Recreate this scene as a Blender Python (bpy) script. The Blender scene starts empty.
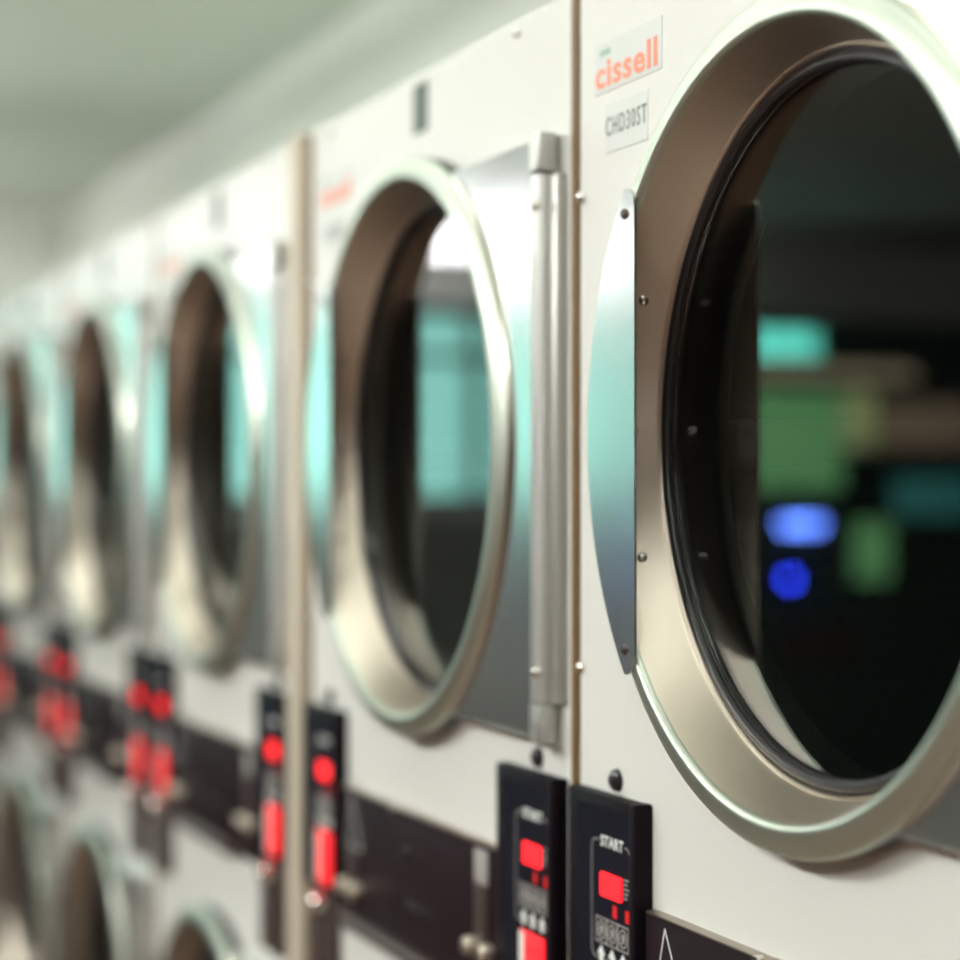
import bpy, bmesh, math, random
from mathutils import Vector, Matrix
random.seed(4)
S = bpy.context.scene
C = S.collection
PI = math.pi

# ------------------------------------------------------------------ materials
def new_mat(name):
    m = bpy.data.materials.new(name); m.use_nodes = True
    nt = m.node_tree
    return m, nt, nt.nodes['Principled BSDF']

def bump_noise(nt, b, scale, strength, dist=0.001, stretch=None, detail=2):
    tc = nt.nodes.new('ShaderNodeTexCoord'); mp = nt.nodes.new('ShaderNodeMapping')
    if stretch: mp.inputs['Scale'].default_value = stretch
    nz = nt.nodes.new('ShaderNodeTexNoise'); nz.inputs['Scale'].default_value = scale
    nz.inputs['Detail'].default_value = detail
    bp = nt.nodes.new('ShaderNodeBump'); bp.inputs['Strength'].default_value = strength
    bp.inputs['Distance'].default_value = dist
    nt.links.new(tc.outputs['Object'], mp.inputs[0]); nt.links.new(mp.outputs[0], nz.inputs[0])
    nt.links.new(nz.outputs[0], bp.inputs['Height']); nt.links.new(bp.outputs[0], b.inputs['Normal'])
    return nz

def mat(name, col, rough=0.5, metal=0.0, bump=None, vary=0.0, coat=0.0, spec=0.5):
    m, nt, b = new_mat(name)
    b.inputs['Base Color'].default_value = (*col, 1); b.inputs['Roughness'].default_value = rough
    b.inputs['Metallic'].default_value = metal; b.inputs['Coat Weight'].default_value = coat
    b.inputs['Specular IOR Level'].default_value = spec
    nz = None
    if bump: nz = bump_noise(nt, b, *bump)
    if vary:
        n2 = nt.nodes.new('ShaderNodeTexNoise'); n2.inputs['Scale'].default_value = 9; n2.inputs['Detail'].default_value = 5
        tc = nt.nodes.new('ShaderNodeTexCoord'); nt.links.new(tc.outputs['Object'], n2.inputs[0])
        mx = nt.nodes.new('ShaderNodeMix'); mx.data_type = 'RGBA'
        mx.inputs[6].default_value = (*[c * (1 - vary) for c in col], 1); mx.inputs[7].default_value = (*col, 1)
        nt.links.new(n2.outputs[0], mx.inputs[0]); nt.links.new(mx.outputs[2], b.inputs['Base Color'])
    return m

def emis(name, col, strength, base=(0.02, 0.02, 0.02)):
    m, nt, b = new_mat(name)
    b.inputs['Base Color'].default_value = (*base, 1)
    b.inputs['Emission Color'].default_value = (*col, 1); b.inputs['Emission Strength'].default_value = strength
    b.inputs['Roughness'].default_value = 0.4
    return m

M = {}
M['enamel'] = mat('enamel', (0.77, 0.77, 0.735), 0.38, bump=(420, 0.25, 0.0004), vary=0.03)
M['steel'] = mat('brushed_steel', (0.66, 0.62, 0.56), 0.24, 1.0, bump=(900, 0.12, 0.0003), vary=0.06)
M['steel_wall'] = mat('brushed_steel_collar', (0.70, 0.62, 0.53), 0.38, 1.0, bump=(900, 0.2, 0.0003), vary=0.10)
M['steel_sheet'] = mat('sheet_steel', (0.68, 0.68, 0.65), 0.17, 1.0, bump=(900, 0.08, 0.0002), vary=0.04)
M['sheet'] = mat('satin_sheet_steel', (0.68, 0.70, 0.68), 0.20, 0.90, bump=(900, 0.08, 0.0002), vary=0.04)
M['chrome'] = mat('chrome', (0.78, 0.76, 0.72), 0.12, 1.0)
M['rubber'] = mat('rubber', (0.015, 0.013, 0.014), 0.35)
M['steel_rim'] = mat('satin_steel_rim', (0.60, 0.65, 0.57), 0.42, 1.0, bump=(900, 0.12, 0.0003))
M['steel_satin'] = mat('satin_hinge', (0.58, 0.58, 0.56), 0.42, 0.8)
M['drum'] = None
M['black'] = mat('black_plastic', (0.008, 0.005, 0.008), 0.5, bump=(500, 0.2, 0.0003), spec=0.1)
M['panel'] = mat('panel_face', (0.008, 0.008, 0.015), 0.5, spec=0.1)
M['plate'] = mat('dark_plate', (0.020, 0.011, 0.014), 0.45, bump=(500, 0.15, 0.0003), spec=0.12)
M['plate_edge'] = mat('plate_edge', (0.30, 0.24, 0.19), 0.35, 0.8)
M['brown_metal'] = mat('brown_metal', (0.09, 0.062, 0.058), 0.4, 0.4)
M['grey_label'] = mat('grey_label', (0.70, 0.72, 0.70), 0.5)
M['green_label'] = mat('green_label', (0.09, 0.13, 0.10), 0.5)
M['ink_red'] = mat('ink_red', (0.88, 0.30, 0.19), 0.5)
M['ink_dark'] = mat('ink_dark', (0.15, 0.19, 0.165), 0.5)
M['ink_green'] = mat('ink_green', (0.35, 0.52, 0.42), 0.5)
M['ink_white'] = mat('ink_white', (0.82, 0.86, 0.84), 0.5)
M['ink_grey'] = mat('ink_grey', (0.38, 0.36, 0.35), 0.5)
M['trim_gold'] = mat('trim_gold', (0.17, 0.09, 0.03), 0.5)
M['trim_beige'] = mat('trim_beige', (0.60, 0.53, 0.43), 0.45)
M['red_light'] = emis('red_light', (1.0, 0.012, 0.02), 2.0, (0.4, 0.01, 0.01))
M['red_mark'] = emis('red_mark', (1.0, 0.01, 0.02), 0.35, (0.3, 0.01, 0.01))
M['key_red'] = emis('key_red', (1.0, 0.02, 0.03), 1.2, (0.6, 0.02, 0.02))
M['ceiling'] = mat('ceiling_paint', (0.74, 0.80, 0.72), 0.8)
M['wall'] = mat('wall_paint', (0.86, 0.87, 0.82), 0.7, bump=(60, 0.1, 0.001))
M['wall_dark'] = mat('dark_panelling', (0.20, 0.21, 0.20), 0.6, vary=0.3)
M['wall_brown'] = mat('wood_panelling', (0.17, 0.095, 0.06), 0.6, vary=0.3)
M['floor'] = mat('floor_tile', (0.22, 0.19, 0.17), 0.35, vary=0.2)
M['lamp'] = emis('lamp_diffuser', (1.0, 1.0, 0.96), 46.0, (0.8, 0.8, 0.8))
M['lamp_up'] = emis('added_uplight', (0.97, 1.0, 0.95), 14.0, (0.8, 0.8, 0.8))
M['lamp_dim'] = emis('dim_diffuser', (1.0, 1.0, 0.96), 2.6, (0.8, 0.8, 0.8))
M['lamp_up_dim'] = emis('dim_added_uplight', (0.92, 1.0, 0.92), 7.0, (0.8, 0.8, 0.8))
M['lamp_end'] = emis('end_lamp_diffuser', (1.0, 0.97, 1.0), 11.0, (0.8, 0.8, 0.8))
M['lamp_house'] = mat('lamp_housing', (0.8, 0.8, 0.78), 0.4)
M['frame_dark'] = mat('window_frame', (0.06, 0.06, 0.06), 0.4)
M['vend_body'] = mat('vending_body', (0.03, 0.06, 0.05), 0.4)
M['vend_green'] = emis('vending_front', (0.16, 0.42, 0.17), 1.7, (0.1, 0.3, 0.1))  # glow colours of the made-up machine, chosen for tinted door reflections
M['vend_olive'] = emis('vending_olive', (0.42, 0.50, 0.22), 1.5, (0.2, 0.2, 0.1))
M['vend_brown'] = emis('vending_brown', (0.40, 0.30, 0.20), 0.8, (0.2, 0.15, 0.1))
M['vend_teal'] = emis('vending_teal', (0.08, 0.40, 0.36), 0.7, (0.05, 0.2, 0.2))
M['vend_head'] = emis('vending_header', (0.16, 0.9, 0.72), 4.5, (0.1, 0.5, 0.4))
M['vend_tan'] = emis('vending_band', (0.5, 0.42, 0.28), 1.3, (0.4, 0.3, 0.2))
M['blue_lamp'] = emis('blue_lamp', (0.02, 0.05, 1.0), 42.0, (0.02, 0.02, 0.5))
M['blue_screen'] = emis('blue_screen', (0.12, 0.25, 1.0), 22.0, (0.02, 0.02, 0.5))
M['washer'] = mat('washer_paint', (0.16, 0.20, 0.24), 0.35)
M['table'] = mat('laminate', (0.30, 0.26, 0.22), 0.4)

def glass_mat():
    m, nt, b = new_mat('door_pane')
    b.inputs['Base Color'].default_value = (0.9, 0.95, 0.93, 1)
    b.inputs['Roughness'].default_value = 0.0; b.inputs['IOR'].default_value = 1.52
    b.inputs['Transmission Weight'].default_value = 1.0
    return m
M['glass'] = glass_mat()

def pane_mat():
    m = bpy.data.materials.new('window_pane'); m.use_nodes = True; nt = m.node_tree
    nt.nodes.remove(nt.nodes['Principled BSDF'])
    t = nt.nodes.new('ShaderNodeBsdfTransparent'); g = nt.nodes.new('ShaderNodeBsdfGlossy')
    g.inputs['Roughness'].default_value = 0.02; t.inputs[0].default_value = (0.85, 0.96, 0.94, 1)
    f = nt.nodes.new('ShaderNodeFresnel'); mx = nt.nodes.new('ShaderNodeMixShader')
    nt.links.new(f.outputs[0], mx.inputs[0]); nt.links.new(t.outputs[0], mx.inputs[1]); nt.links.new(g.outputs[0], mx.inputs[2])
    nt.links.new(mx.outputs[0], nt.nodes['Material Output'].inputs[0])
    return m
M['pane'] = pane_mat()

def drum_mat():
    # galvanised sheet with rows of round perforations (uv = metres on the sheet)
    m, nt, b = new_mat('perforated_drum')
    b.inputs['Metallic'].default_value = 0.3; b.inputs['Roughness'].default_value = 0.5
    uv = nt.nodes.new('ShaderNodeUVMap'); sep = nt.nodes.new('ShaderNodeSeparateXYZ')
    nt.links.new(uv.outputs[0], sep.inputs[0])
    def math_(op, a, bb=None, v=None):
        n = nt.nodes.new('ShaderNodeMath'); n.operation = op; nt.links.new(a, n.inputs[0])
        if bb is not None: nt.links.new(bb, n.inputs[1])
        if v is not None: n.inputs[1].default_value = v
        return n.outputs[0]
    def cell(o):
        a = math_('MULTIPLY', o, v=1 / 0.018); a = math_('FRACT', a); a = math_('SUBTRACT', a, v=0.5)
        return math_('MULTIPLY', a, a)
    r2 = math_('ADD', cell(sep.outputs[0]), cell(sep.outputs[1])); hole = math_('LESS_THAN', r2, v=0.055)
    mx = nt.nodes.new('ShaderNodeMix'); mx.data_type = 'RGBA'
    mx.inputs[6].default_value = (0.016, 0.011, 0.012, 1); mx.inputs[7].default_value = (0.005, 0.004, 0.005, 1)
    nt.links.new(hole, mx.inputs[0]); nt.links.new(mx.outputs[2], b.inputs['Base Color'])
    return m
M['drum'] = drum_mat()

def floor_mat():
    m, nt, b = new_mat('checker_floor')
    tc = nt.nodes.new('ShaderNodeTexCoord'); br = nt.nodes.new('ShaderNodeTexBrick')
    br.inputs['Scale'].default_value = 1.0; br.offset = 0
    br.inputs['Brick Width'].default_value = 0.3; br.inputs['Row Height'].default_value = 0.3
    br.inputs['Mortar Size'].default_value = 0.003
    br.inputs['Color1'].default_value = (0.13, 0.075, 0.05, 1); br.inputs['Color2'].default_value = (0.17, 0.10, 0.07, 1)
    br.inputs['Mortar'].default_value = (0.08, 0.07, 0.06, 1)
    nt.links.new(tc.outputs['Object'], br.inputs[0]); nt.links.new(br.outputs[0], b.inputs['Base Color'])
    b.inputs['Roughness'].default_value = 0.3
    return m
M['floor'] = floor_mat()

# ------------------------------------------------------------------ mesh helpers
def box(bm, x0, x1, y0, y1, z0, z1, bev=0.0, seg=2):
    vs = [bm.verts.new(p) for p in ((x0,y0,z0),(x1,y0,z0),(x1,y1,z0),(x0,y1,z0),(x0,y0,z1),(x1,y0,z1),(x1,y1,z1),(x0,y1,z1))]
    fs = [bm.faces.new([vs[i] for i in f]) for f in ((0,3,2,1),(4,5,6,7),(0,1,5,4),(1,2,6,5),(2,3,7,6),(3,0,4,7))]
    if bev > 0:
        es = list({e for f in fs for e in f.edges})
        bmesh.ops.bevel(bm, geom=es, offset=bev, segments=seg, profile=0.5, affect='EDGES')

def lathe(bm, prof, cx, cz, n=96, closed=False, a0=0.0, a1=2 * PI):
    """revolve (radius, y) pairs about the y axis through (cx, cz)"""
    full = abs(a1 - a0 - 2 * PI) < 1e-6
    cnt = n if full else n + 1
    rings = []
    for r, y in prof:
        if r < 1e-6: rings.append([bm.verts.new((cx, y, cz))]); continue
        rings.append([bm.verts.new((cx + r * math.cos(a0 + (a1 - a0) * i / n), y, cz + r * math.sin(a0 + (a1 - a0) * i / n))) for i in range(cnt)])
    pairs = list(zip(rings, rings[1:])) + ([(rings[-1], rings[0])] if closed else [])
    for A, B in pairs:
        for i in range(n):
            j = (i + 1) % cnt
            if len(A) == 1 and len(B) == 1: continue
            if len(A) == 1: bm.faces.new((A[0], B[i], B[j]))
            elif len(B) == 1: bm.faces.new((A[i], B[0], A[j]))
            else: bm.faces.new((A[i], B[i], B[j], A[j]))

def cyl_z(bm, cx, cy, r, z0, z1, n=24):
    lo = [bm.verts.new((cx + r * math.cos(2*PI*i/n), cy + r * math.sin(2*PI*i/n), z0)) for i in range(n)]
    hi = [bm.verts.new((v.co.x, v.co.y, z1)) for v in lo]
    for i in range(n):
        j = (i + 1) % n; bm.faces.new((lo[i], lo[j], hi[j], hi[i]))
    bm.faces.new(lo[::-1]); bm.faces.new(hi)

def prism(bm, pts, y0, y1, bev=0.0):
    """closed (x, z) outline extruded between two y planes"""
    A = [bm.verts.new((x, y0, z)) for x, z in pts]; B = [bm.verts.new((x, y1, z)) for x, z in pts]
    n = len(pts); fs = [bm.faces.new(A), bm.faces.new(B[::-1])]
    for i in range(n):
        j = (i + 1) % n; fs.append(bm.faces.new((A[j], A[i], B[i], B[j])))
    if bev > 0:
        es = [e for e in fs[0].edges]
        bmesh.ops.bevel(bm, geom=es, offset=bev, segments=2, profile=0.5, affect='EDGES')

def frame_line(bm, pts, w, y0, y1):
    """closed thin outline made of bars along (x, z) points"""
    n = len(pts)
    for i in range(n):
        a = Vector(pts[i]); b = Vector(pts[(i + 1) % n]); d = (b - a)
        if d.length < 1e-6: continue
        d.normalize(); p = Vector((-d.y, d.x)) * w / 2; a2 = a - d * w / 2; b2 = b + d * w / 2
        prism(bm, [tuple(a2 + p), tuple(b2 + p), tuple(b2 - p), tuple(a2 - p)], y0, y1)

def rounded(x0, x1, z0, z1, r, n=5):
    out = []
    for cx, cz, a in ((x1 - r, z1 - r, 0), (x0 + r, z1 - r, 90), (x0 + r, z0 + r, 180), (x1 - r, z0 + r, 270)):
        for k in range(n + 1):
            t = math.radians(a + 90 * k / n); out.append((cx + r * math.cos(t), cz + r * math.sin(t)))
    return out

def obj(name, bm, m, parent=None, smooth=True, angle=35):
    bmesh.ops.recalc_face_normals(bm, faces=bm.faces[:])
    me = bpy.data.meshes.new(name); bm.to_mesh(me); bm.free()
    if m: me.materials.append(m)
    o = bpy.data.objects.new(name, me); C.objects.link(o)
    if smooth:
        me.polygons.foreach_set('use_smooth', [True] * len(me.polygons))
        try: me.set_sharp_from_angle(angle=math.radians(angle))
        except Exception: pass
    if parent: o.parent = parent
    return o

def text_obj(name, s, x0, x1, z0, z1, y, m, parent, bold=0.0, thick=0.0004, gap=1.0):
    """raised lettering fitted to a rectangle, facing -y"""
    cu = bpy.data.curves.new('t', 'FONT'); cu.body = s; cu.size = 1.0; cu.extrude = 0.01; cu.offset = bold; cu.space_character = gap; cu.resolution_u = 3
    t = bpy.data.objects.new('t', cu); C.objects.link(t)
    dg = bpy.context.evaluated_depsgraph_get(); dg.update()
    me = bpy.data.meshes.new_from_object(t.evaluated_get(dg))
    bpy.data.objects.remove(t); bpy.data.curves.remove(cu)
    xs = [v.co.x for v in me.vertices]; ys = [v.co.y for v in me.vertices]
    for v in me.vertices:
        u = (v.co.x - min(xs)) / (max(xs) - min(xs)); w = (v.co.y - min(ys)) / (max(ys) - min(ys)); e = v.co.z
        v.co = (x0 + u * (x1 - x0), y - (thick if e > 0 else 0), z0 + w * (z1 - z0))
    bm = bmesh.new(); bm.from_mesh(me); bpy.data.meshes.remove(me)
    return obj(name, bm, m, parent, smooth=False)

def thing(name, label, cat, loc=(0, 0, 0), group=None):
    o = bpy.data.objects.new(name, None); C.objects.link(o); o.location = loc
    o.empty_display_size = 0.1
    o['label'] = label; o['category'] = cat
    if group: o['group'] = group
    return o

def struct(name, bm, m, parent=None, smooth=False):
    o = obj(name, bm, m, parent, smooth)
    if not parent: o['kind'] = 'structure'
    return o

def plab(o, label): o['label'] = label; return o

# ------------------------------------------------------------------ dryer
HC = 1.5                 # lens height; door and panel heights are measured from it
ZU, ZL = HC + 0.051, HC - 0.872   # centres of upper / lower door
TOP = HC + 0.440
HW = 0.3868               # half width of cabinet

def hole_sheet(bm, x0, x1, z0, z1, cx, cz, r, y, n=96):
    inner = []; outer = []
    for i in range(n):
        a = 2 * PI * i / n; dx, dz = math.cos(a), math.sin(a)
        inner.append(bm.verts.new((cx + r * dx, y, cz + r * dz)))
        ts = []
        if dx > 1e-9: ts.append((x1 - cx) / dx)
        if dx < -1e-9: ts.append((x0 - cx) / dx)
        if dz > 1e-9: ts.append((z1 - cz) / dz)
        if dz < -1e-9: ts.append((z0 - cz) / dz)
        t = min(ts); outer.append((cx + t * dx, cz + t * dz))
    ov = [bm.verts.new((x, y, z)) for x, z in outer]
    corners = [(x0, z0), (x1, z0), (x1, z1), (x0, z1)]
    for i in range(n):
        j = (i + 1) % n
        (xa, za), (xb, zb) = outer[i], outer[j]
        extra = None
        if abs(xa - xb) > 1e-6 and abs(za - zb) > 1e-6:
            for c in corners:
                if (abs(c[0] - xa) < 1e-6 or abs(c[1] - za) < 1e-6) and (abs(c[0] - xb) < 1e-6 or abs(c[1] - zb) < 1e-6):
                    extra = bm.verts.new((c[0], y, c[1])); break
        f = [inner[i], ov[i]] + ([extra] if extra else []) + [ov[j], inner[j]]
        bm.faces.new(f)
    back = [bm.verts.new((v.co.x, y + 0.03, v.co.z)) for v in inner]
    for i in range(n):
        j = (i + 1) % n; bm.faces.new((inner[i], inner[j], back[j], back[i]))

def make_door(root, cz):
    # pressed steel rim with a rounded front and a tapering collar down to the pane
    bm = bmesh.new()
    prof = [(0.284, -0.0165), (0.2945, -0.0172), (0.2964, -0.0185), (0.2970, -0.0212), (0.2962, -0.0245), (0.2935, -0.0272),
            (0.288, -0.0292), (0.282, -0.0308), (0.2778, -0.0316), (0.2752, -0.0310), (0.2738, -0.0290), (0.2730, -0.0255)]
    lathe(bm, prof, 0, cz, 160)
    door = plab(obj('door', bm, M['steel_rim'], root, angle=60), 'round steel porthole door rim')
    bm = bmesh.new()
    lathe(bm, [(0.2730, -0.0255), (0.27262, -0.0245), (0.25958, 0.0100), (0.2592, 0.0110), (0.2585, 0.0124), (0.2578, 0.0120), (0.2572, 0.0128), (0.2545, 0.018), (0.2545, 0.024), (0.2640, 0.024), (0.2665, 0.0025), (0.2770, -0.003), (0.2785, -0.0165), (0.284, -0.0165)], 0, cz, 160)
    obj('collar', bm, M['steel_wall'], door, angle=40)
    bm = bmesh.new()
    g = []
    for k in range(13):
        t = PI * 2 * k / 12; g.append((0.2500 + 0.0045 * math.cos(t), 0.0165 + 0.0045 * math.sin(t)))
    lathe(bm, g[:-1], 0, cz, 128, closed=True)
    lathe(bm, [(0.2475, 0.0170), (0.2455, 0.0185), (0.2455, 0.0195), (0.256, 0.0195), (0.256, 0.0170)], 0, cz, 128, closed=True)
    obj('gasket', bm, M['rubber'], door)
    bm = bmesh.new(); lathe(bm, [(0.2960, -0.0170), (0.2966, -0.0140), (0.2962, -0.0008), (0.2785, -0.0008), (0.2785, -0.0170)], 0, cz, 128, closed=True)  # black ring paints the shade in the gap between rim and cabinet
    plab(obj('gap_shade_ring', bm, M['rubber'], door), 'black ring standing in for the shaded gap behind the steel rim')
    bm = bmesh.new()
    lathe(bm, [(0, 0.0200), (0.2465, 0.0200), (0.2465, 0.0245), (0, 0.0245)], 0, cz, 96)
    obj('door_glass', bm, M['glass'], door, smooth=False)
    # grip plate: a circle segment closing the left of the rim
    c = 0.205; R = 0.2925
    h = math.sqrt(R * R - c * c); a = math.atan2(h, -c)
    arc_a = a + math.radians(5.2)
    pts = []
    nA = 40
    for k in range(nA + 1):
        t = arc_a + (2 * PI - 2 * arc_a) * k / nA
        pts.append((R * math.cos(t), cz + R * math.sin(t)))
    zt = pts[0][1] - cz
    # rounded tips
    def tip(sign):
        x0, z0 = R * math.cos(arc_a), sign * R * math.sin(arc_a)
        out = []
        p0 = Vector((x0, z0)); p2 = Vector((-c, sign * (abs(z0) - 0.020))); p1 = Vector((-c - 0.001, sign * (abs(z0) + 0.003)))
        for k in range(1, 9):
            t = k / 8; p = (1-t)**2 * p0 + 2*t*(1-t) * p1 + t*t * p2; out.append((p.x, cz + p.y))
        return out
    low = tip(-1); up = tip(1)[::-1]
    outline = pts + low + up
    bm = bmesh.new(); prism(bm, outline, -0.0342, -0.0320)
    hp = plab(obj('handle_plate', bm, M['sheet'], door, smooth=False), 'flat steel grip plate on the left of the door')
    for s in (-1, 1):
        bm = bmesh.new(); lathe(bm, [(0, -0.0372), (0.003, -0.0366), (0.0045, -0.0345), (0.0045, -0.033)], -0.222, cz + s * 0.170, 16)
        obj('rivet', bm, M['brown_metal'], hp)
    # screws through the collar
    for z in (0.106, 0.002, -0.100):
        r = 0.2675; x = -math.sqrt(r * r - z * z)
        bm = bmesh.new(); bmesh.ops.create_uvsphere(bm, u_segments=16, v_segments=10, radius=0.0052 if z != 0.002 else 0.0064)
        bmesh.ops.scale(bm, vec=(0.7, 1, 1), verts=bm.verts); bmesh.ops.translate(bm, vec=(x, -0.006, cz + z), verts=bm.verts)
        obj('collar_screw', bm, M['chrome'], door)
    # hinge plate
    bm = bmesh.new(); hh = 0.260; R2 = 0.283
    a1 = math.asin(hh / R2); pts = []
    for k in range(33):
        t = a1 - 2 * a1 * k / 32; pts.append((R2 * math.cos(t), cz + R2 * math.sin(t)))
    pts += [(0.345, cz - hh), (0.345, cz + hh)]
    # outline runs from the top of the arc down, then out to the hinge
    prism(bm, pts, -0.0200, -0.0175)
    # folded edges along top and bottom
    for s in (-1, 1):
        z = cz + s * hh
        box(bm, 0.125, 0.345, -0.0200, -0.004, min(z, z + s * 0.003), max(z, z + s * 0.003), 0.0008, 1)
    plab(obj('hinge_plate', bm, M['sheet'], door, smooth=False), 'flat steel plate joining rim to hinge')
    # raised bead where plate meets rim
    bm = bmesh.new(); b2 = math.asin(0.255 / 0.299)
    lathe(bm, [(0.297, -0.0215), (0.2985, -0.0235), (0.3005, -0.0215)], 0, cz, 64, a0=-b2, a1=b2)
    obj('weld_bead', bm, M['steel'], door)
    # hinge: long barrel, leaf and two knuckles
    bm = bmesh.new(); box(bm, 0.356, 0.3795, -0.0115, -0.0005, cz - 0.231, cz + 0.231, 0.0015)
    hg = obj('hinge', bm, M['steel_satin'], door)
    bm = bmesh.new(); cyl_z(bm, 0.3545, -0.0125, 0.0115, cz - 0.231, cz + 0.231, 28); obj('hinge_barrel', bm, M['steel_satin'], door)
    for s in (-1, 1):
        bm = bmesh.new(); cyl_z(bm, 0.3545, -0.0125, 0.0125, cz + s * 0.250 - 0.0165, cz + s * 0.250 + 0.0175, 28)
        box(bm, 0.3545, 0.371, -0.0240, -0.012, cz + s * 0.250 - 0.0165, cz + s * 0.250 + 0.0175, 0.001)
        obj('hinge_knuckle', bm, M['steel_satin'], door)
        bm = bmesh.new(); bmesh.ops.create_uvsphere(bm, u_segments=14, v_segments=8, radius=0.0045)
        bmesh.ops.translate(bm, vec=(0.362, -0.0225, cz + s * 0.204), verts=bm.verts); obj('hinge_screw', bm, M['chrome'], door)
    return door

def make_drum(root, cz):
    bm = bmesh.new(); uvl = bm.loops.layers.uv.new('UVMap')
    n = 72; r = 0.335; ys = [0.075, 0.40, 0.575]
    rings = [[bm.verts.new((r * math.cos(2*PI*i/n), y, cz + r * math.sin(2*PI*i/n))) for i in range(n)] for y in ys]
    for k in range(2):
        for i in range(n):
            j = (i + 1) % n; f = bm.faces.new((rings[k][i], rings[k][j], rings[k+1][j], rings[k+1][i]))
            uv = [(i * r * 2*PI/n, ys[k]), ((i+1) * r * 2*PI/n, ys[k]), ((i+1) * r * 2*PI/n, ys[k+1]), (i * r * 2*PI/n, ys[k+1])]
            for l, q in zip(f.loops, uv): l[uvl].uv = q
    def disc(ra, rb, y):
        A = [bm.verts.new((ra * math.cos(2*PI*i/n), y, cz + ra * math.sin(2*PI*i/n))) for i in range(n)]
        B = [bm.verts.new((rb * math.cos(2*PI*i/n), y, cz + rb * math.sin(2*PI*i/n))) for i in range(n)]
        for i in range(n):
            j = (i + 1) % n; f = bm.faces.new((A[i], A[j], B[j], B[i]))
            for l in f.loops: l[uvl].uv = (l.vert.co.x, l.vert.co.z)
    disc(r, 0.02, 0.575); disc(0.25, r, 0.075)
    d = obj('drum', bm, M['drum'], root)
    for k in range(3):
        a = PI / 2 + k * 2 * PI / 3 + 0.5; bm = bmesh.new()
        box(bm, -0.018, 0.018, 0.08, 0.57, 0.245, 0.333, 0.006)
        bmesh.ops.rotate(bm, cent=(0, 0, 0), matrix=Matrix.Rotation(a - PI/2, 3, 'Y'), verts=bm.verts)
        bmesh.ops.translate(bm, vec=(0, 0, cz), verts=bm.verts); obj('drum_baffle', bm, M['brown_metal'], d)
    return d

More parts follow.
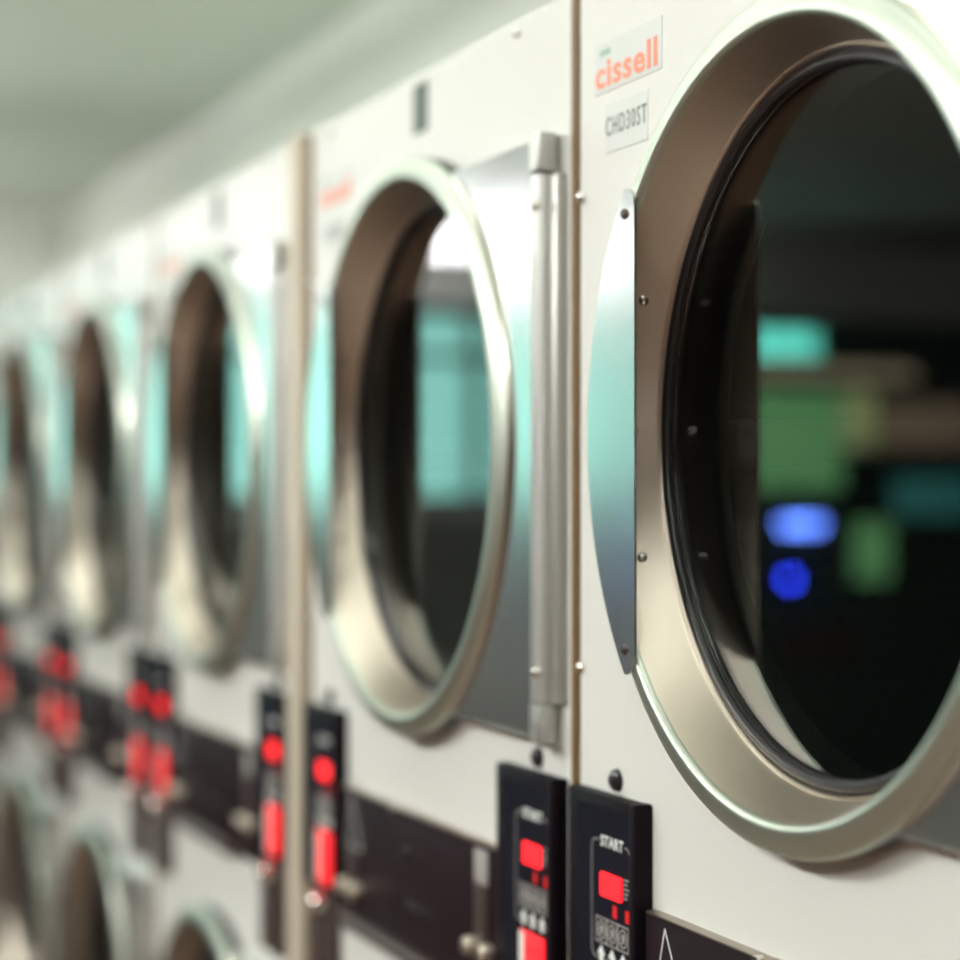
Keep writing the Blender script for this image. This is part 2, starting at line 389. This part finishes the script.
def make_panel(root, x0):
    """coin meter control panel whose left edge is x0"""
    y = -0.012; x1 = x0 + 0.140; zt = HC - 0.2455; zb = HC - 0.458
    bm = bmesh.new(); box(bm, x0, x1, y, 0.002, zb, zt, 0.0025)
    box(bm, x1 - 0.0105, x1, y - 0.0045, 0.0, zb, zt + 0.001, 0.002)
    p = obj('control_panel', bm, M['black'], root)
    xc = x0 + 0.093
    bm = bmesh.new(); prism(bm, rounded(x0 + 0.022, x1 - 0.011, zb + 0.004, zt - 0.010, 0.004), y - 0.001, y); obj('panel_face', bm, M['panel'], p)
    yf = y - 0.001
    # printed frame, broken by the word START
    bm = bmesh.new(); fr = rounded(xc - 0.041, xc + 0.0325, HC - 0.380, HC - 0.2825, 0.008)
    n = len(fr)
    for i in range(n):
        a = Vector(fr[i]); b = Vector(fr[(i+1) % n])
        if abs(a.y - b.y) < 1e-6 and a.y > HC - 0.30:
            segs = [(Vector((xc + 0.0265, a.y)), Vector((xc + 0.0225, a.y))), (Vector((xc - 0.026, a.y)), Vector((xc - 0.034, a.y)))]
        else: segs = [(a, b)]
        for a, b in segs:
            d = b - a
            if d.length < 1e-6: continue
            d.normalize(); q = Vector((-d.y, d.x)) * 0.0005
            prism(bm, [tuple(a + q), tuple(b + q), tuple(b - q), tuple(a - q)], yf - 0.0003, yf)
    obj('printed_frame', bm, M['ink_grey'], p, smooth=False)
    text_obj('start_lettering', 'START', xc - 0.023, xc + 0.020, HC - 0.2872, HC - 0.2778, yf, M['ink_white'], p, bold=0.02, gap=1.12)
    bm = bmesh.new(); prism(bm, rounded(xc - 0.022, xc + 0.018, HC - 0.3275, HC - 0.3080, 0.002), yf - 0.0015, yf)
    plab(obj('display', bm, M['red_light'], p), 'square red lit display')
    bm = bmesh.new()
    for k in range(5):
        w = (0.009, 0.007, 0.010, 0.008, 0.006)[k]; z = HC - 0.309 - k * 0.0037
        box(bm, xc + 0.021, xc + 0.021 + w, yf - 0.0003, yf, z, z + 0.0014)
    obj('small_print', bm, M['ink_grey'], p, smooth=False)
    for dx in (0.004, 0.0275):
        bm = bmesh.new(); box(bm, xc + dx - 0.0035, xc + dx + 0.0035, yf - 0.0004, yf, HC - 0.3425, HC - 0.3325)
        obj('red_indicator', bm, M['red_mark'], p)
    # three coin pictures in boxes
    for k in range(3):
        bx = xc - 0.032 + k * 0.0208; bm = bmesh.new()
        frame_line(bm, [(bx, HC - 0.3665), (bx + 0.0195, HC - 0.3665), (bx + 0.0195, HC - 0.3465), (bx, HC - 0.3465)], 0.0011, yf - 0.0004, yf)
        lathe(bm, [(0.0078, yf), (0.0078, yf - 0.0004), (0.0064, yf - 0.0004), (0.0064, yf)], bx + 0.0098, HC - 0.3565, 20)
        lathe(bm, [(0.0034, yf), (0.0034, yf - 0.0004), (0, yf - 0.0004)], bx + 0.0102, HC - 0.3555, 12)
        frame_line(bm, [(bx + 0.006, HC - 0.3605), (bx + 0.013, HC - 0.3590)], 0.0011, yf - 0.0004, yf)
        obj('coin_symbol', bm, M['ink_grey'], p, smooth=False)
        bm = bmesh.new(); ax = bx + 0.0098; z = HC - 0.3725
        prism(bm, [(ax, z + 0.0035), (ax + 0.0075, z - 0.004), (ax + 0.0035, z - 0.004), (ax + 0.0035, z - 0.0105), (ax - 0.0035, z - 0.0105), (ax - 0.0035, z - 0.004), (ax - 0.0075, z - 0.004)], yf - 0.0004, yf)
        obj('arrow', bm, M['ink_white'], p, smooth=False)
    bm = bmesh.new(); box(bm, xc - 0.026, xc + 0.026, yf - 0.003, yf, HC - 0.4475, HC - 0.3875, 0.001)
    kp = plab(obj('keypad', bm, M['key_red'], p), 'red lit instruction block')
    bm = bmesh.new(); box(bm, xc - 0.026, xc - 0.015, yf - 0.0034, yf - 0.003, HC - 0.4465, HC - 0.3885); obj('white_stripe', bm, M['ink_white'], kp)
    bm = bmesh.new()
    for k in range(4):
        z = HC - 0.4025 - k * 0.012; box(bm, xc - 0.012, xc + 0.025, yf - 0.0034, yf - 0.003, z, z + 0.0016)
    obj('rule_lines', bm, mat('keypad_rule', (0.25, 0.01, 0.01), 0.5) if 'rule' not in M else M['rule'], kp, smooth=False)
    # coin vault below, with its lock
    bm = bmesh.new(); box(bm, x0 + 0.030, x1 - 0.022, -0.014, 0.0, HC - 0.575, zb - 0.001, 0.003)
    v = obj('coin_vault', bm, M['brown_metal'], root)
    bm = bmesh.new(); lathe(bm, [(0, -0.030), (0.011, -0.030), (0.0135, -0.027), (0.0135, -0.0135)], xc - 0.006, HC - 0.472, 28); obj('vault_lock', bm, M['chrome'], v)
    # round plug above
    bm = bmesh.new(); px = x0 + 0.075
    lathe(bm, [(0, -0.007), (0.005, -0.0065), (0.0085, -0.004), (0.0098, 0.0005)], px, HC - 0.2335, 24)
    plab(obj('lock_plug', bm, M['rubber'], root), 'small round black plug above the control panel')
    return p

def make_dryer(label):
    root = thing('stacked_dryer', label, 'dryer')
    # cabinet: folded sheet with rounded front edges and two round openings
    bm = bmesh.new(); e = 0.006; zm = HC - 0.42
    hole_sheet(bm, -HW + e, HW - e, zm, TOP - e, 0, ZU, 0.268, 0.0)
    hole_sheet(bm, -HW + e, HW - e, 0.08, zm, 0, ZL, 0.268, 0.0)
    loops = []
    for off, y in ((0, 0), (0.0035, 0.0009), (0.0055, 0.003), (e, 0.006), (e, 0.71)):
        x, z1, z0 = HW - e + off, TOP - e + off, 0.08 - off
        loops.append([bm.verts.new(p) for p in ((-x, y, z0), (x, y, z0), (x, y, z1), (-x, y, z1))])
    for A, B in zip(loops, loops[1:]):
        for i in range(4):
            j = (i + 1) % 4; bm.faces.new((A[i], A[j], B[j], B[i]))
    bm.faces.new(loops[-1])
    box(bm, -HW + 0.02, HW - 0.02, 0.04, 0.56, 0.0, 0.08)
    obj('cabinet', bm, M['enamel'], root, angle=50)
    for cz in (ZU, ZL):
        make_door(root, cz); make_drum(root, cz)
    # dark coin and instruction plate across the middle
    bm = bmesh.new(); zt, zb = HC - 0.3275, HC - 0.478
    box(bm, -0.2395, 0.239, -0.016, 0.002, zb, zt, 0.0012)
    cp = plab(obj('instruction_plate', bm, M['plate'], root), 'dark brown-black plate between the two control panels')
    bm = bmesh.new(); box(bm, -0.232, 0.239, -0.0190, 0.001, zt - 0.0008, zt + 0.0008, 0.0004); obj('top_lip', bm, M['plate_edge'], cp)
    bm = bmesh.new()
    for sx in (-0.06,): lathe(bm, [(0, -0.0235), (0.004, -0.0232), (0.0045, -0.0215), (0.0045, -0.016)], -0.05, zt - 0.002, 12)
    obj('lip_screw', bm, M['chrome'], cp)
    bm = bmesh.new(); box(bm, -0.215, 0.13, -0.030, -0.012, zb - 0.004, zb + 0.011, 0.005, 3); obj('coin_tray', bm, M['brown_metal'], cp)
    bm = bmesh.new(); frame_line(bm, [(-0.204, HC - 0.3365), (-0.171, HC - 0.3915), (-0.222, HC - 0.3915)], 0.0013, -0.0165, -0.016)
    obj('warning_triangle', bm, M['ink_white'], cp, smooth=False)
    for x in (0.196, -0.200):
        if x > 0:
            bm = bmesh.new(); box(bm, x - 0.016, x + 0.016, -0.018, -0.016, HC - 0.367, HC - 0.334, 0.0008); obj('strip_label', bm, M['ink_grey'], cp)
        z1 = HC - 0.368 if x > 0 else HC - 0.397
        bm = bmesh.new(); box(bm, x - 0.015, x + 0.015, -0.019, -0.016, HC - 0.465, z1, 0.001); obj('slot_strip', bm, M['brown_metal'], cp)
        for dx in (-0.018, 0.022):
            bm = bmesh.new(); lathe(bm, [(0, -0.030), (0.007, -0.029), (0.009, -0.026), (0.009, -0.016)], x + dx, HC - 0.428 - (0.010 if x < 0 else 0), 18); obj('coin_knob', bm, M['steel_wall'], cp)
    bm = bmesh.new(); box(bm, -0.02, 0.07, -0.0175, -0.016, HC - 0.428, HC - 0.418, 0.0006); obj('return_slot', bm, M['rubber'], cp)
    bm = bmesh.new(); lathe(bm, [(0, -0.022), (0.006, -0.021), (0.008, -0.016)], -0.02, HC - 0.372, 16); obj('small_knob', bm, M['rubber'], cp)
    for q in [cp] + list(cp.children):
        for v in q.data.vertices: v.co.y += 0.008
    make_panel(root, -0.382); make_panel(root, 0.240)
    # labels
    bm = bmesh.new(); box(bm, -0.352, -0.225, -0.0008, 0.0005, HC + 0.338, HC + 0.380, 0.0003, 1)
    bl = obj('brand_label', bm, M['grey_label'], root)
    text_obj('brand_lettering', 'cissell', -0.349, -0.232, HC + 0.3415, HC + 0.3655, -0.0008, M['ink_red'], bl, bold=0.028, gap=1.08)
    bm = bmesh.new(); box(bm, -0.340, -0.320, -0.0012, -0.0008, HC + 0.3685, HC + 0.3735); obj('brand_mark', bm, M['ink_green'], bl, smooth=False)
    bm = bmesh.new(); box(bm, -0.330, -0.250, -0.0008, 0.0005, HC + 0.286, HC + 0.327, 0.0003, 1)
    ml = obj('model_label', bm, M['grey_label'], root)
    text_obj('model_lettering', 'CHD30ST', -0.3285, -0.2515, HC + 0.3000, HC + 0.3155, -0.0008, M['ink_dark'], ml, bold=0.0, gap=1.22)
    bm = bmesh.new(); box(bm, -0.018, 0.024, -0.0012, 0.0005, HC + 0.377, HC + 0.428, 0.0003, 1)
    plab(obj('number_plate', bm, M['green_label'], root), 'small dark green plate above the door')
    for x, z in ((-0.3765, 0.256), (-0.3765, -0.146), (0.268, 0.426), (-0.3, 0.426)):
        bm = bmesh.new(); bmesh.ops.create_uvsphere(bm, u_segments=16, v_segments=10, radius=0.0055 if z < 0.4 else 0.004)
        bmesh.ops.scale(bm, vec=(1, 0.8, 1), verts=bm.verts); bmesh.ops.translate(bm, vec=(x, -0.002, HC + z), verts=bm.verts)
        obj('cap_nut', bm, M['chrome'], root)
    # strip closing the joint to the next cabinet
    bm = bmesh.new(); box(bm, -0.4006, -0.3885, -0.0005, 0.0030, 0.0, TOP - 0.002); obj('joint_strip', bm, M['trim_gold'], root)
    return root

def copy_tree(o, parent=None):
    c = o.copy(); C.objects.link(c)
    if parent: c.parent = parent
    for ch in list(o.children): copy_tree(ch, c)
    return c

labels = ['stacked white tumble dryer nearest the camera, its big porthole filling the right of the frame',
          'stacked white tumble dryer immediately left of the nearest one, with its steel hinge bar showing',
          'blurred stacked white tumble dryer, third from the right, just left of the beige filler strip',
          'blurred stacked white tumble dryer, fourth from the right, with a narrow dark porthole',
          'blurred stacked dryer fifth from the right, its porthole a thin sliver near left edge',
          'stacked white dryer farthest in the row, cut off by the left edge']
centres = [1.278, 2.066, 2.902, 3.690, 4.478, 5.266]
FY = 0.745
first = make_dryer(labels[0])
for i, (s, lb) in enumerate(zip(centres, labels)):
    o = first if i == 0 else copy_tree(first)
    o.location = (-s, FY, 0); o['label'] = lb; o['group'] = 'row of stacked tumble dryers'

bm = bmesh.new(); box(bm, -2.512, -2.4680, FY - 0.013, FY + 0.02, 0, TOP, 0.002)
fs = obj('filler_strip', bm, M['trim_beige'])
fs['label'] = 'upright beige filler strip closing the wide gap between the second and third dryers'; fs['category'] = 'filler strip'

# ------------------------------------------------------------------ room
X0, X1, Y0, Y1, H = -8.0, 2.2, -4.3, 1.466, 2.58
bm = bmesh.new(); box(bm, X0 - .1, X1 + .1, Y0 - .1, Y1 + .1, -0.1, 0); struct('floor', bm, M['floor'])
bm = bmesh.new(); box(bm, X0 - .1, X1 + .1, Y0 - .1, Y1 + .1, H, H + 0.1); struct('ceiling', bm, M['ceiling'])
bm = bmesh.new(); box(bm, X0, X1, Y1, Y1 + .1, 0, H); struct('wall_back', bm, M['wall'])
bm = bmesh.new(); box(bm, X0, X1, Y0 - .1, Y0, 0, H); struct('wall_front', bm, M['wall_brown'])
bm = bmesh.new(); box(bm, X1, X1 + .1, Y0, Y1, 0, H); struct('wall_right', bm, M['wall_brown'])
# far wall with a window opening
wy0, wy1, wz0, wz1 = -2.40, 0.35, 1.47, 2.27
bm = bmesh.new()
box(bm, X0 - .1, X0, Y0, Y1, 0, wz0); box(bm, X0 - .1, X0, Y0, Y1, wz1, H)
box(bm, X0 - .1, X0, Y0, wy0, wz0, wz1); box(bm, X0 - .1, X0, wy1, Y1, wz0, wz1)
struct('wall_left', bm, M['wall'])
bm = bmesh.new(); box(bm, X0, X0 + 0.03, Y0, Y1, 0, wz0 - 0.03, 0.003); struct('trim_1', bm, M['wall_dark'])
bm = bmesh.new()
for y in (wy0, (wy0 + wy1) / 2 - 0.6, (wy0 + wy1) / 2 + 0.5, wy1 - 0.04): box(bm, X0 - .07, X0 - .02, y, y + 0.04, wz0, wz1)
for z in (wz0, 2.05, wz1 - 0.04): box(bm, X0 - .07, X0 - .02, wy0, wy1, z, z + 0.035)
win = struct('window_1', bm, M['frame_dark'])
bm = bmesh.new(); box(bm, X0 - .048, X0 - .042, wy0, wy1, wz0, wz1); struct('pane', bm, M['pane'], win)

# ceiling lights over the aisle
for i, (x, ly) in enumerate(((0.3, -1.35), (-1.7, -1.35), (-3.45, -1.35), (-0.85, 0.38), (-2.4, 0.36), (-3.95, 0.34), (-5.5, 0.36), (-7.1, 0.50))):  # the last fixture is added to brighten the far corner
    t = thing('ceiling_light', ('long ceiling tube light above the camera', 'long ceiling tube light beside the nearest and second dryers', 'long ceiling tube light beside the third and fourth dryers', 'hanging tube light close above the front of the nearest dryer', 'hanging tube light close above the front of the second dryer', 'hanging tube light close above the front of the fourth dryer', 'hanging tube light close above the front of the farthest dryer', 'unseen tube light added to brighten the corner beyond the last dryer')[i], 'ceiling light', (x, ly, H), 'ceiling tube lights over the aisle')
    bm = bmesh.new(); box(bm, -0.62, 0.62, -0.03, 0.03, -0.125, -0.095, 0.004)
    for hx in (-0.5, 0.5): box(bm, hx - 0.006, hx + 0.006, -0.006, 0.006, -0.10, 0)
    obj('lamp_housing', bm, M['lamp_house'], t)
    bm = bmesh.new(); box(bm, -0.60, 0.60, -0.10, 0.10, -0.150, -0.126, 0.008); obj('diffuser', bm, M['lamp' if i < 3 else 'lamp_dim'], t)
    bm = bmesh.new(); box(bm, -0.60, 0.60, 0.04, 0.10, -0.120, -0.096, 0.006); box(bm, -0.60, 0.60, -0.10, -0.04, -0.120, -0.096, 0.006); obj('added_uplight', bm, M['lamp_up_dim' if 2 < i < 7 else 'lamp_up'], t)  # upward glow added to brighten the ceiling and bulkhead
t = thing('wall_light', 'bright white tube light mounted above the far window', 'wall light', (X0, -1.3, 2.515))
bm = bmesh.new(); box(bm, 0, 0.06, -1.1, 1.1, -0.060, 0.060, 0.004); obj('lamp_housing', bm, M['lamp_house'], t)
bm = bmesh.new(); box(bm, 0.06, 0.10, -1.08, 1.08, -0.050, 0.050, 0.012); obj('diffuser', bm, M['lamp_end'], t)

# made-up vending machine, its glowing panels shaped to give the nearest door's reflections
t = thing('added_vending_machine', 'made-up green-fronted vending machine with blue lamps, added for reflections in the nearest door glass', 'vending machine', (X0 + 0.45, -3.2, 0))
bm = bmesh.new(); box(bm, -0.4, 0.3, -0.62, 0.78, 0, 2.2, 0.01); obj('body', bm, M['vend_body'], t)
def vpart(name, y0, y1, z0, z1, m, d=0.315):
    bm = bmesh.new(); box(bm, 0.299, d, y0, y1, z0, z1, 0.004); return obj(name, bm, m, t)
vpart('teal_reflection_patch', 0.47, 0.75, 2.05, 2.145, M['vend_head'], 0.32)
vpart('band', 0.02, 0.75, 1.965, 2.015, M['vend_tan'])
vpart('green_reflection_panel', 0.36, 0.75, 1.53, 1.91, M['vend_green'])
vpart('reflection_patch', 0.20, 0.35, 1.70, 1.92, M['vend_olive'])
vpart('reflection_patch', -0.25, 0.17, 1.70, 1.88, M['vend_brown'])
vpart('reflection_patch', -0.25, 0.12, 1.42, 1.58, M['vend_teal'])
vpart('green_reflection_patch', 0.14, 0.30, 1.17, 1.40, M['vend_green'])
vpart('brown_reflection_patch', 0.30, 0.62, 0.85, 1.00, M['brown_metal'])
vpart('blue_screen', 0.450, 0.630, 1.370, 1.410, M['blue_screen'], 0.32)
bm = bmesh.new(); bmesh.ops.create_uvsphere(bm, u_segments=16, v_segments=8, radius=0.02); bmesh.ops.translate(bm, vec=(0.318, 0.595, 1.18), verts=bm.verts); obj('blue_lamp', bm, M['blue_lamp'], t)

# made-up light on the wall behind the camera, added for the collar glint
t = thing('wall_light', 'small unseen white light added on the wood panelled wall for the collar glint', 'wall light', (X1, -0.45, 1.46))
bm = bmesh.new(); box(bm, -0.04, 0, -0.30, 0.30, -0.05, 0.05, 0.004); obj('lamp_housing', bm, M['lamp_house'], t)
bm = bmesh.new(); box(bm, -0.06, -0.04, -0.28, 0.28, -0.035, 0.035, 0.006); obj('diffuser', bm, M['lamp_end'], t)

# folding table by the far wall
t = thing('folding_table', 'low laminate folding table under the far window', 'table', (X0 + 0.5, -1.2, 0))
bm = bmesh.new(); box(bm, -0.4, 0.4, -0.9, 0.9, 0.82, 0.86, 0.005); obj('tabletop', bm, M['table'], t)
for x in (-0.35, 0.35):
    for y in (-0.85, 0.85):
        bm = bmesh.new(); box(bm, x - 0.02, x + 0.02, y - 0.02, y + 0.02, 0, 0.82); obj('leg', bm, M['frame_dark'], t)

# ------------------------------------------------------------------ world, camera, view
w = bpy.data.worlds.new('world'); S.world = w; w.use_nodes = True
bg = w.node_tree.nodes['Background']; bg.inputs[0].default_value = (0.46, 0.86, 0.78, 1); bg.inputs[1].default_value = 2.3

cam = bpy.data.cameras.new('camera'); co = bpy.data.objects.new('camera', cam); C.objects.link(co)
co.location = (0, 0, HC); co.rotation_euler = (PI / 2, 0, math.radians(90 - 21.451))
cam.sensor_width = 36; cam.lens = 2120 / 960 * 36; cam.shift_y = 17 / 960
cam.clip_start = 0.02
cam.dof.use_dof = True; cam.dof.focus_distance = 1.59; cam.dof.aperture_fstop = cam.lens / 1000 / 0.036
S.camera = co
S.view_settings.view_transform = 'Standard'; S.view_settings.look = 'None'
S.view_settings.gamma = 1; S.view_settings.use_curve_mapping = False
S.view_settings.exposure = 0.20
